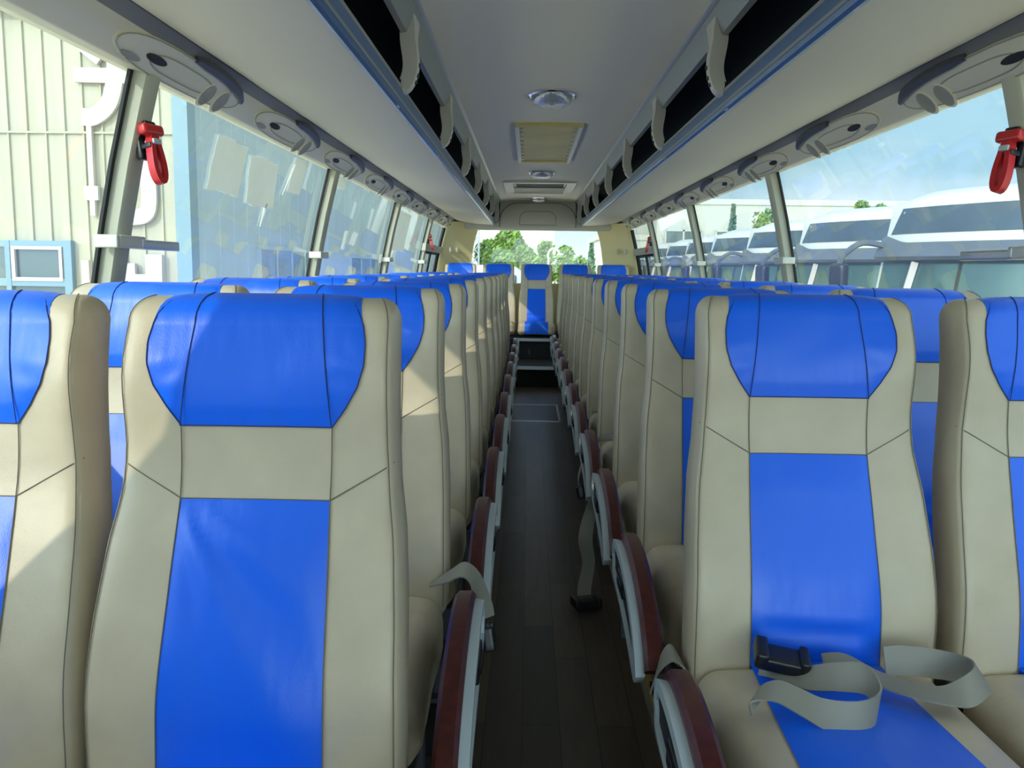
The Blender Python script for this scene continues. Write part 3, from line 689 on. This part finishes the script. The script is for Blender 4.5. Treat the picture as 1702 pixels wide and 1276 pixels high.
# ------------------------------------------------------------------ emergency hammers
def hammer(loc, sg, label, body='red', rz=0):
    t_ = thing('emergency_hammer', label, 'emergency hammer', loc, 'emergency hammers on the pillars'); t_.rotation_euler = (0, sg*.20, rz); t_.scale = (.86, .86, .86)
    b = MB(); b.rbox((0, .0, .0), (.012, .030, .045), .008, 2); b.rbox((-sg*.018, 0, .048), (.022, .022, .014), .008, 2); b.rbox((-sg*.02, 0, -.01), (.024, .024, .008), .004, 2); b.build('holder', 'black', t_)
    b = MB(); hx = -sg*.034
    b.rbox((hx, 0, .035), (.016, .040, .016), .010, 3); b.build('hammer_head', body, t_)
    loop = []
    for i in range(24):
        a = 2*PI*i/24; z_ = -.060-.075*math.cos(a)
        w = .017*math.sin(a)*(1.0-.55*math.cos(a)) if False else .016*math.sin(a)*(1.0+.55*math.cos(a))
        loop.append((hx, w*1.0, z_+.02))
    b = MB(); rings = []
    for i in range(24):
        p = Vector(loop[i]); tt = (Vector(loop[(i+1) % 24])-Vector(loop[i-1])).normalized(); n_ = tt.cross(Vector((1,0,0))).normalized()
        rings.append([p+n_*.008+Vector((.012,0,0)), p-n_*.008+Vector((.012,0,0)), p-n_*.008-Vector((.012,0,0)), p+n_*.008-Vector((.012,0,0))])
    rings.append(rings[0]); b.loft(rings, False, False); b.build('handle_loop', body, t_, angle=60)
    b = MB(); b.rbox((hx, 0, .0), (.018, .016, .008), .004, 2); b.build('clip_band', 'armgrey', t_)
    return t_
hammer((XC-1.062, 2.225, 1.445), -1, 'red emergency hammer on the nearest left window pillar', rz=-.35)
hammer((XC+1.062, 2.155, 1.44), 1, 'red emergency hammer on the nearest right window pillar', rz=.35)
hammer((XC-1.08, 8.57, 1.42), -1, 'distant red emergency hammer on the rear left pillar')
hammer((XC+1.08, 8.52, 1.42), 1, 'distant dark hammer on the rear right pillar')
# ------------------------------------------------------------------ curtain bar brackets on the pillars
for sg, nm in ((-1, 'left'), (1, 'right')):
    for i in range(1, 5):
        y = (.075 if sg < 0 else .005)+2.11*i
        g = gb(1.205)
        t_ = thing('window_bar_bracket', 'pale clip with a silver bar end on the %s %s pillar' % (ordw[i-1], nm), 'bar bracket', (XC+sg*(g-.060), y+.04, 1.205), 'bar brackets on the window pillars')
        b = MB(); b.rbox((0, -.01, 0), (.012, .062, .016), .004, 2); b.rbox((sg*.02, -.075, 0), (.03, .012, .016), .004, 2); b.build('clip', 'bracket', t_)
        ln = .36 if i == 1 else .16
        b = MB(); b.rbox((sg*.045, .06+ln/2, -.002), (.006, ln/2, .014), .004, 2); b.rbox((sg*.02, .065, 0), (.03, .010, .016), .004, 2); b.build('silver_bar', 'alu', t_)
# ------------------------------------------------------------------ coat hooks
for sg, nm in ((-1, 'left'), (1, 'right')):
    for j in range(2):
        t_ = thing('coat_hook', 'small coat hook on the rear %s corner panel, %s of the pair' % (nm, 'inner' if j else 'outer'), 'hook', (XC+sg*(1.0-.07*j), 10.135+.088*j, 1.36), 'coat hooks on the rear corner panels')
        b = MB(); b.rbox((0, -.005, 0), (.014, .008, .026), .006, 2); b.build('base', 'bracket', t_)
        b = MB(); b.tube(cat_rom([(0,-.01,.012),(0,-.035,.02),(0,-.05,.0),(0,-.045,-.022),(0,-.03,-.03)], 3), .006, 6); b.build('hook', 'bracket', t_)
# ------------------------------------------------------------------ torn papers on the left windows
def paper(y0, z0, w, h, label, sk=0, torn=False, tail=None):
    n, m_ = 6, 8; pts = []
    pr = random.Random(int(y0*100))
    for i in range(n+1):
        row = []
        for j in range(m_+1):
            z = z0-h*i/n+ (pr.uniform(-.006, .006) if torn and i in (0, n) else 0)
            y = y0+w*j/m_+sk*i/n+(pr.uniform(-.006, .006) if torn and j in (0, m_) else 0)
            row.append((XC-gb(z)+.006, y, z))
        pts.append(row)
    back = [[(p[0]-.001, p[1], p[2]) for p in rw] for rw in pts]
    b = MB(); b.grid(pts); b.grid(back)
    if tail:
        (ya, za), (yb, zb) = tail
        b.tube([(XC-gb(za+(zb-za)*q/5)+.006, ya+(yb-ya)*q/5, za+(zb-za)*q/5) for q in range(6)], [.006,.006,.005,.004,.003,.002], 4)
    o = b.build('paper_scrap', 'paper'); o['kind'] = 'thing'
    return tag(o, label, 'paper', 'paper remnants on the left windows')
paper(2.82, 1.56, .30, .17, 'pale paper sheet on the second left window, nearest the pillar', .0, True)
paper(3.16, 1.545, .34, .17, 'wide pale paper sheet in the middle of the second left window', .06, True, ((3.46,1.39),(3.43,1.30)))
paper(3.72, 1.60, .19, .14, 'white paper sheet at the far top corner of the second left window', -.02, False, ((3.72,1.57),(3.64,1.44)))
paper(4.32, 1.60, .42, .045, 'torn white paper strip at the top of the third left window', .0, True, ((4.5,1.56),(4.28,1.40)))
paper(5.02, 1.35, .05, .10, 'small torn paper strip low on the third left window', -.02, True)
paper(6.32, 1.24, .14, .06, 'small white paper near the sill of the fourth left window', 0, False)
paper(6.75, 1.58, .62, .30, 'large crumpled pale sheet on the fourth left window', 0, True)
# ------------------------------------------------------------------ outside: yard
GZ = -1.1
b = MB(); b.box(-150, 150, -60, 400, GZ-.2, GZ); tag(b.build('ground', 'concrete'), kind='structure')
def corr(x0, x1, z0, z1, step, depth, plane, face):      # ribbed sheet wall; plane 'y': wall at y=face along x; 'x': wall at x=face along y
    xs = [x0]; x = x0
    prof_ = []
    n = int((x1-x0)/step)
    for i in range(n+1):
        a = x0+i*step
        prof_ += [(a, 0), (a+step*.84, 0), (a+step*.87, depth), (a+step*.95, depth), (a+step*.98, 0)]
    prof_ = [(min(a, x1), d_) for a, d_ in prof_]
    b = MB()
    if plane == 'y': b.grid([[(a, face-d_, z) for a, d_ in prof_] for z in (z0, z1)])
    else: b.grid([[(face+d_, a, z) for a, d_ in prof_] for z in (z0, z1)])
    return b
wh = thing('warehouse', 'sheet metal warehouse with cream front and blue grey side beyond the left windows', 'building', (-12, 20, GZ))
wo3 = Vector((-12, 20, GZ))
def wb_(mb, name, m, **k):
    mb.v = [tuple(Vector(p)-wo3) for p in mb.v]; return mb.build(name, m, wh, **k)
b = corr(-14.5, -5.55, GZ, 5.05, .30, .035, 'y', 14.0); wb_(b, 'cream_wall', 'cream', smooth=False)
b = corr(14.0, 62.0, GZ, 5.05, .75, .012, 'x', -5.42); wb_(b, 'side_wall', 'bluegrey', smooth=False)
b = MB(); b.box(-14.5, -5.5, 14.1, 62, GZ, 5.1); wb_(b, 'core', 'bluegrey')
b = MB(); b.box(-5.60, -5.36, 13.92, 14.25, GZ, 5.05); wb_(b, 'corner_flashing', 'skyblue')
b = MB(); b.box(-14.6, -5.25, 13.7, 62.2, 5.02, 5.25); wb_(b, 'roof_edge', 'skyblue')
b = MB(); b.box(-14.5, -5.6, 13.95, 14.0, 3.17, 3.20); wb_(b, 'sheet_joint', 'cream')
# front window
fw = MB(); fw.box(-9.6, -7.28, 13.88, 14.0, .78, .90); fw.box(-9.6, -7.28, 13.88, 14.0, 1.40, 1.50); fw.box(-7.40, -7.275, 13.875, 14.0, -.01, 1.505); fw.box(-8.34, -8.26, 13.87, 14.0, .005, 1.495); fw.box(-9.6, -7.28, 13.882, 14.0, .0, .06)
f1 = wb_(fw, 'window_frame', 'skyblue')
b = MB(); b.box(-9.6, -7.4, 13.93, 13.97, .06, 1.4); b.v = [tuple(Vector(p)-wo3) for p in b.v]; b.build('pane', 'winglass', f1)
b = MB()
for x0, x1 in ((-8.24, -7.42),): 
    b.box(x0, x1, 13.865, 13.92, 1.36, 1.41); b.box(x0, x1, 13.865, 13.92, .86, .92); b.box(x0+.002, x0+.06, 13.86, 13.92, .862, 1.408); b.box(x1-.05, x1-.002, 13.86, 13.92, .862, 1.408)
b.v = [tuple(Vector(p)-wo3) for p in b.v]; b.build('white_sash', 'letter', f1)
# side windows
for k, (ya, yb, za, zb) in enumerate(((17.5, 22.2, .2, 1.48), (26.5, 33.0, .2, 1.42))):
    b = MB(); b.box(-5.42, -5.36, ya, yb, zb, zb+.08)
    for q in range(5): yy = ya+(yb-ya)*q/4; b.box(-5.42, -5.35, yy-.04, yy+.04, za, zb)
    f1 = wb_(b, 'window_frame', 'bluegrey')
    b = MB(); b.box(-5.41, -5.37, ya, yb, za, zb); b.v = [tuple(Vector(p)-wo3) for p in b.v]; b.build('pane', 'bluewin', f1)
# raised sign strokes left on the cream wall
SD = 0.0
def stroke(pts, w, label=None):
    global SD
    SD = SD+.004; b = MB(); pts = cat_rom([(p[0], 0, p[1]) for p in pts], 5) if len(pts) > 2 else [Vector((p[0],0,p[1])) for p in pts]
    K = len(pts); rows = []
    for i, p in enumerate(pts):
        t = (pts[min(i+1,K-1)]-pts[max(i-1,0)]).normalized(); n_ = Vector((-t.z, 0, t.x))*w/2
        rows.append([(p.x-n_.x, 13.96, p.z-n_.z), (p.x+n_.x, 13.96, p.z+n_.z), (p.x+n_.x, 13.90-SD, p.z+n_.z), (p.x-n_.x, 13.90-SD, p.z-n_.z)])
    b.loft(rows); return wb_(b, 'sign_stroke', 'letter', angle=30)
stroke([(-7.10, 4.05), (-6.10, 4.03)], .22)
stroke([(-6.42, 4.9), (-6.44, 4.4), (-6.46, 4.0), (-6.58, 3.62), (-6.82, 3.42), (-7.0, 3.42)], .26)
stroke([(-6.90, 4.56), (-6.62, 4.34)], .36)
stroke([(-6.90, 3.3), (-6.90, 1.9)], .08); stroke([(-7.02, 2.25), (-6.80, 2.25)], .22)
stroke([(-6.02, 3.2), (-6.0, 2.6), (-6.0, 2.1), (-6.08, 1.92), (-6.3, 1.88), (-6.6, 1.88)], .24)
stroke([(-6.38, 2.6), (-6.36, 2.2)], .14)
stroke([(-6.02, 4.1), (-6.0, 3.75)], .18)
stroke([(-6.34, 1.16), (-6.34, .5)], .16); stroke([(-5.95, 1.3), (-5.97, .4)], .26); stroke([(-6.5, .9), (-5.9, .9)], .18); stroke([(-7.05, 1.2), (-7.05, .4)], .12)
# ------------------------------------------------------------------ outside: parked coaches
def front_x(y, z): return -4.6+.26*max(0, z-1.0)**1.35*.55+.20*(abs(y)/1.25)**2.6
def make_coach():
    root = thing('parked_coach', '', 'coach')
    b = MB(); rings = []
    for x in [0, .06, .18, .4, 1.0, 9.0, 9.1]:
        ring = []
        for i in range(33):
            y = -1.25+2.5*i/32; 
            zt = 3.2-.30*(abs(y)/1.25)**5-(.16*(1-min(1, x/.5)))**1
            ring.append((y, zt))
        rg = []
        for (y, zt) in ring: rg.append((front_x(y, zt)*(1 if x < 1.5 else 0)+(x if x < 1.5 else x-4.6), y, zt))
        # side down and floor
        lows = []
        for i in range(33):
            y = 1.25-2.5*i/32; lows.append(((front_x(y, .35) if x < 1.5 else -4.6)+x, y, .35))
        mids = []
        rings.append((rg, lows))
    # build as stacked front grid + roof + sides
    ys = [-1.25+2.5*i/24 for i in range(25)]; zs = [.35,.7,1.1,1.4,1.8,2.1,2.3,2.5,2.7,2.85,2.95,3.02]
    b.grid([[(front_x(y, z), y, z) for y in ys] for z in zs])
    roofx = [0, .05, .14, .3, .6, 9.2]
    b.grid([[((front_x(y, 3.02)+dx if dx < 5 else 4.6), y, 3.02+.17*min(1, (dx/.3))**.6*(1-.6*(abs(y)/1.25)**6) if dx > 0 else 3.02) for y in ys] for dx in roofx])
    for sy in (-1, 1):
        b.grid([[(front_x(1.25, z), sy*1.25, z), (4.6, sy*1.25, z)] for z in zs+[3.09]])
    b.grid([[(4.6, y, z) for y in ys] for z in (.35, 3.1)])
    b.build('body', 'coach', root, angle=50)
    def fpanel(hw0, hw1, z0, z1, off, name, m, dip=0, par=root):
        rows = []
        for i in range(9):
            z = z0+(z1-z0)*i/8; hw_ = hw0+(hw1-hw0)*i/8
            rows.append([(front_x(hw_*(-1+2*j/24), z)-off, hw_*(-1+2*j/24), z+dip*(abs(-1+2*j/24)**4)*(1-i/8)) for j in range(25)])
        rows2 = [[(p[0]+.05, p[1], p[2]) for p in rw] for rw in rows]
        b = MB(); b.grid(rows); b.loft([rows[0]+rows[-1][::-1], rows2[0]+rows2[-1][::-1]], False, False); return b.build(name, m, par, angle=40)
    fpanel(1.16, 1.04, 2.70, 2.99, .008, 'upper_glass', 'coachglass')
    fpanel(1.20, 1.19, 1.15, 2.46, .006, 'windscreen', 'coachwind')
    b = MB()   # dark sun visor band with raised ends
    rows = []
    for z, off in ((2.40, .10), (2.44, .16), (2.56, .06), (2.60, .01)):
        rows.append([(front_x(1.2*v, z)-off, 1.22*v, z+(.09*max(0, (abs(v)-.72)/.28) if z > 2.5 else 0)) for v in [-1+2*j/24 for j in range(25)]])
    rows.append([(p[0]+.08, p[1], p[2]-.02) for p in rows[0]])
    b.grid(rows); b.build('visor', 'visor', root, angle=50)
    b = MB(); b.grid([[(front_x(y, z)-.012, y, z) for y in (.02, .06)] for z in (1.2, 1.6, 2.0, 2.4)]); b.build('screen_divider', 'rubber', root)
    b = MB(); b.tube([(front_x(.5, 2.4)-.02, .62, 2.38), (front_x(.5, 1.5)-.03, .78, 1.3)], .05, 4); b.build('curtain', 'letter', root)
    b = MB(); b.box(front_x(1.0, 2.95)-.014, front_x(1.0, 2.95)-.008, .90, 1.0, 2.88, 2.95); b.build('sticker', 'sticker', root)
    for sy in (-1, 1):
        b = MB(); P_ = [(front_x(1.2, 2.5)-.05, sy*1.1, 2.55), (front_x(1.2, 2.5)-.32, sy*1.25, 2.60), (front_x(1.2, 2.5)-.52, sy*1.34, 2.46), (front_x(1.2, 2.5)-.56, sy*1.36, 2.34)]
        b.tube(cat_rom(P_, 4), .035, 6); a = b.build('mirror_arm', 'visor', root)
        b = MB(); b.rbox((front_x(1.2, 2.5)-.56, sy*1.36, 2.14), (.07, .11, .22), .05, 3); b.build('mirror', 'black', a)
    for x in (-2.0, 2.6):
        for sy in (-1, 1):
            b = MB(); b.loft([[(x+.5*math.cos(a), sy*yy, .5+.5*math.sin(a)) for a in [2*PI*i/20 for i in range(20)]] for yy in (1.0, 1.27)]); b.build('wheel', 'rubber', root)
    return root
root = make_coach()
for k in range(8):
    c_ = root if k == 0 else dup(root)
    c_.location = (8.44, 11.24+3.35*k, GZ); c_.rotation_euler = (0, 0, math.radians(27))
    tag(c_, 'white parked coach with split windscreen beyond the right windows, %s from the camera' % ('nearest' if k == 0 else ordw[k]), None, 'coaches parked in a row')
# ------------------------------------------------------------------ outside: buildings behind
def block(x0, x1, y0, y1, z1, label, wins, name='building'):
    t_ = thing(name, label, 'building', ((x0+x1)/2, (y0+y1)/2, GZ)); o_ = Vector(t_.location)
    b = MB(); b.box(x0, x1, y0, y1, GZ, z1); b.box(x0-.1, x1+.1, y0-.1, y1+.1, z1-.35, z1+.02); b.v = [tuple(Vector(p)-o_) for p in b.v]; b.build('walls', 'bldg', t_)
    for (xa, xb, za, zb) in wins:
        b = MB(); b.box(xa, xb, y0-.12, y0-.02, za, zb); b.v = [tuple(Vector(p)-o_) for p in b.v]; w_ = b.build('window', 'winglass', t_)
        b = MB(); xm = (xa+xb)/2; b.box(xm-.06, xm+.06, y0-.16, y0-.12, za, zb); b.box(xa, xb, y0-.16, y0-.12, zb-.1, zb+.02); b.box(xa-.06, xa+.04, y0-.16, y0-.12, za, zb); b.box(xb-.04, xb+.06, y0-.16, y0-.12, za, zb); b.v = [tuple(Vector(p)-o_) for p in b.v]; b.build('window_bars', 'bldg', w_)
    return t_
wins = [(9.2+3.4*i, 11.6+3.4*i, 2.4, 3.9) for i in range(12)]
block(8.6, 62, 60, 75, 5.95, 'long white flat roofed hall behind the coaches on the right', wins)
block(4.9, 8.3, 62, 72, 3.6, 'small white block seen at the right edge of the rear window', [(5.6, 6.6, 1.2, 2.4)])
block(-10, 3.7, 130, 140, 9.5, 'pale distant building behind the trees in the rear window', [])
# ------------------------------------------------------------------ trees
def tree(x, y, h, rad, label, kind='leaf', group='trees beyond the rear window', seed=1, conical=False, n=1100, size=.26):
    rn = random.Random(seed); t_ = thing('tree', label, 'tree', (x, y, GZ), group)
    b = MB(); b.tube([(0,0,0),(rn.uniform(-.1,.1),0,h*.4),(rn.uniform(-.2,.2),0,h*.8)], [rad*.09, rad*.06, rad*.025], 7); b.build('trunk', 'bark', t_)
    blobs = []
    if conical:
        for i in range(14): f_ = i/13; blobs.append((0, 0, h*(.15+.83*f_), rad*(1-.88*f_)))
    else:
        for i in range(16):
            a = rn.uniform(0, 2*PI); rr = rn.uniform(.1, .75)*rad; z_ = rn.uniform(.30, .92)*h; q = 1-abs(z_/h-.55)*.9
            blobs.append((rr*math.cos(a)*q, rr*math.sin(a)*q, z_, rad*rn.uniform(.30, .5)))
        blobs.append((0, 0, h*.9, rad*.4))
    b = MB()
    for i in range(n):
        bx, by, bz, br_ = rn.choice(blobs)
        if conical: f_ = rn.random()**1.3; bx, by, bz, br_ = 0, 0, h*(.12+.86*f_), rad*(1-.9*f_)
        v = Vector((rn.gauss(0,1), rn.gauss(0,1), rn.gauss(0,1))).normalized()*br_*rn.uniform(.75, 1.05)
        if conical: v.z *= .6
        p = Vector((bx, by, bz))+v; q = Vector((rn.gauss(0,1), rn.gauss(0,1), rn.gauss(0,1))).normalized(); w = q.orthogonal().normalized(); x_ = q.cross(w)
        s_ = size*rn.uniform(.6, 1.3)
        b.add([p-w*s_, p+x_*s_*.5, p+w*s_, p-x_*s_*.5], [(0,1,2,3)])
    b.build('foliage', kind, t_, smooth=False); return t_
def px2x(px, y): return (px-879)/F*y
tree(px2x(850, 52), 52, 4.45, 1.55, 'tallest rounded tree in the rear window, behind the left rear seat', seed=2, n=3200, size=.14)
tree(px2x(812, 58), 58, 4.15, 1.15, 'round tree at the left of the rear window', seed=3, n=2200, size=.14)
tree(px2x(874, 44), 44, 3.35, 1.05, 'bushy yellow green tree in the middle of the rear window', seed=4, n=2400, size=.12)
tree(px2x(904, 57), 57, 4.15, .85, 'tree right of the tallest one in the rear window', seed=5, n=1800, size=.14)
tree(px2x(835, 41), 41, 3.2, 1.0, 'low bush like tree above the second rear headrest', seed=6, n=2200, size=.12)
tree(px2x(940, 50), 50, 3.45, 1.2, 'rounded tree right of the street lamp in the rear window', seed=7, n=2400, size=.13)
tree(px2x(964, 56), 56, 3.05, .9, 'low tree towards the right of the rear window', seed=9, n=1800, size=.13)
tree(px2x(981, 40), 40, 3.5, .42, 'narrow pale conifer at the right of the rear window', 'leafdark', seed=8, conical=True, n=1300, size=.10)
g = 'trees in front of the white hall'
tree(px2x(1210, 50), 50, 6.1, .6, 'slender conifer in front of the white hall', 'leafdark', g, 11, True, 1800, .13)
tree(px2x(1268, 50), 50, 5.5, 1.5, 'round green tree in front of the white hall', 'leaf', g, 12, n=2600, size=.15)
tree(px2x(1414, 44), 44, 6.15, .55, 'treetop above the second coach, leftmost of the three', 'leaf', g, 13, n=1400, size=.13)
tree(px2x(1446, 52), 52, 6.6, .75, 'wide middle treetop above the second coach', 'leaf', g, 14, n=1800, size=.13)
tree(px2x(1480, 57), 57, 6.55, .5, 'small treetop right of the wide one above the coaches', 'leaf', g, 15, n=1400, size=.13)
# ------------------------------------------------------------------ street lamp, mast, van, hills
t_ = thing('street_lamp', 'white street lamp with a curved arm beyond the rear window', 'street lamp', (px2x(911, 38), 38, GZ))
b = MB(); b.tube(cat_rom([(0,0,0),(0,0,1.6),(0,0,2.6),(-.02,0,2.9),(.12,0,3.12),(.34,0,3.1),(.46,0,2.95)], 4), .045, 8); b.build('pole', 'letter', t_)
b = MB(); b.rbox((.5,0,2.9), (.13,.08,.04), .03, 2); b.build('lamp_head', 'lattice', t_)
t_ = thing('mast', 'grey lattice mast at the left edge of the rear window', 'mast', (px2x(790, 36), 36, GZ))
b = MB()
for sx in (-.15, .15):
    for sy in (-.15, .15): b.tube([(sx, sy, 0), (sx, sy, 5.2)], .03, 4)
for k in range(13):
    for sx in (-1, 1): b.tube([(-.15, sx*.15, .4*k), (.15, sx*.15, .4*k+.4)], .015, 4); b.tube([(.15, sx*.15, .4*k), (-.15, sx*.15, .4*k+.4)], .015, 4)
b.build('lattice', 'lattice', t_)
t_ = thing('parked_van', 'white rounded van roof behind the left rear seats', 'van', (px2x(812, 24), 24, GZ))
b = MB(); b.rbox((0, 2.2, 1.35), (.95, 2.4, 1.0), .42, 5); b.build('body', 'coach', t_)
b = MB(); b.rbox((0, -.16, 1.75), (.78, .06, .34), .05, 2); b.build('windscreen', 'coachglass', t_)
for sx in (-1, 1):
    for y in (.6, 3.6):
        b = MB(); b.loft([[(sx*xx, y+.34*math.cos(a), .34+.34*math.sin(a)) for a in [2*PI*i/16 for i in range(16)]] for xx in (.72, .96)]); b.build('wheel', 'rubber', t_)
# floor hatch in the aisle
t_ = thing('floor_hatch', 'metal framed inspection hatch in the aisle floor before the rear steps', 'floor hatch', (.065, 6.95, 0))
b = MB(); b.box(-.185, .185, -.40, .40, 0, .004); b.build('plate', 'hatchfl', t_)
b = MB(); b.box(-.195, -.18, -.41, .41, 0, .007); b.box(.18, .195, -.41, .41, 0, .007); b.box(-.195, .195, -.41, -.39, 0, .007); b.box(-.195, .195, .39, .41, 0, .007); b.build('frame', 'alu', t_)
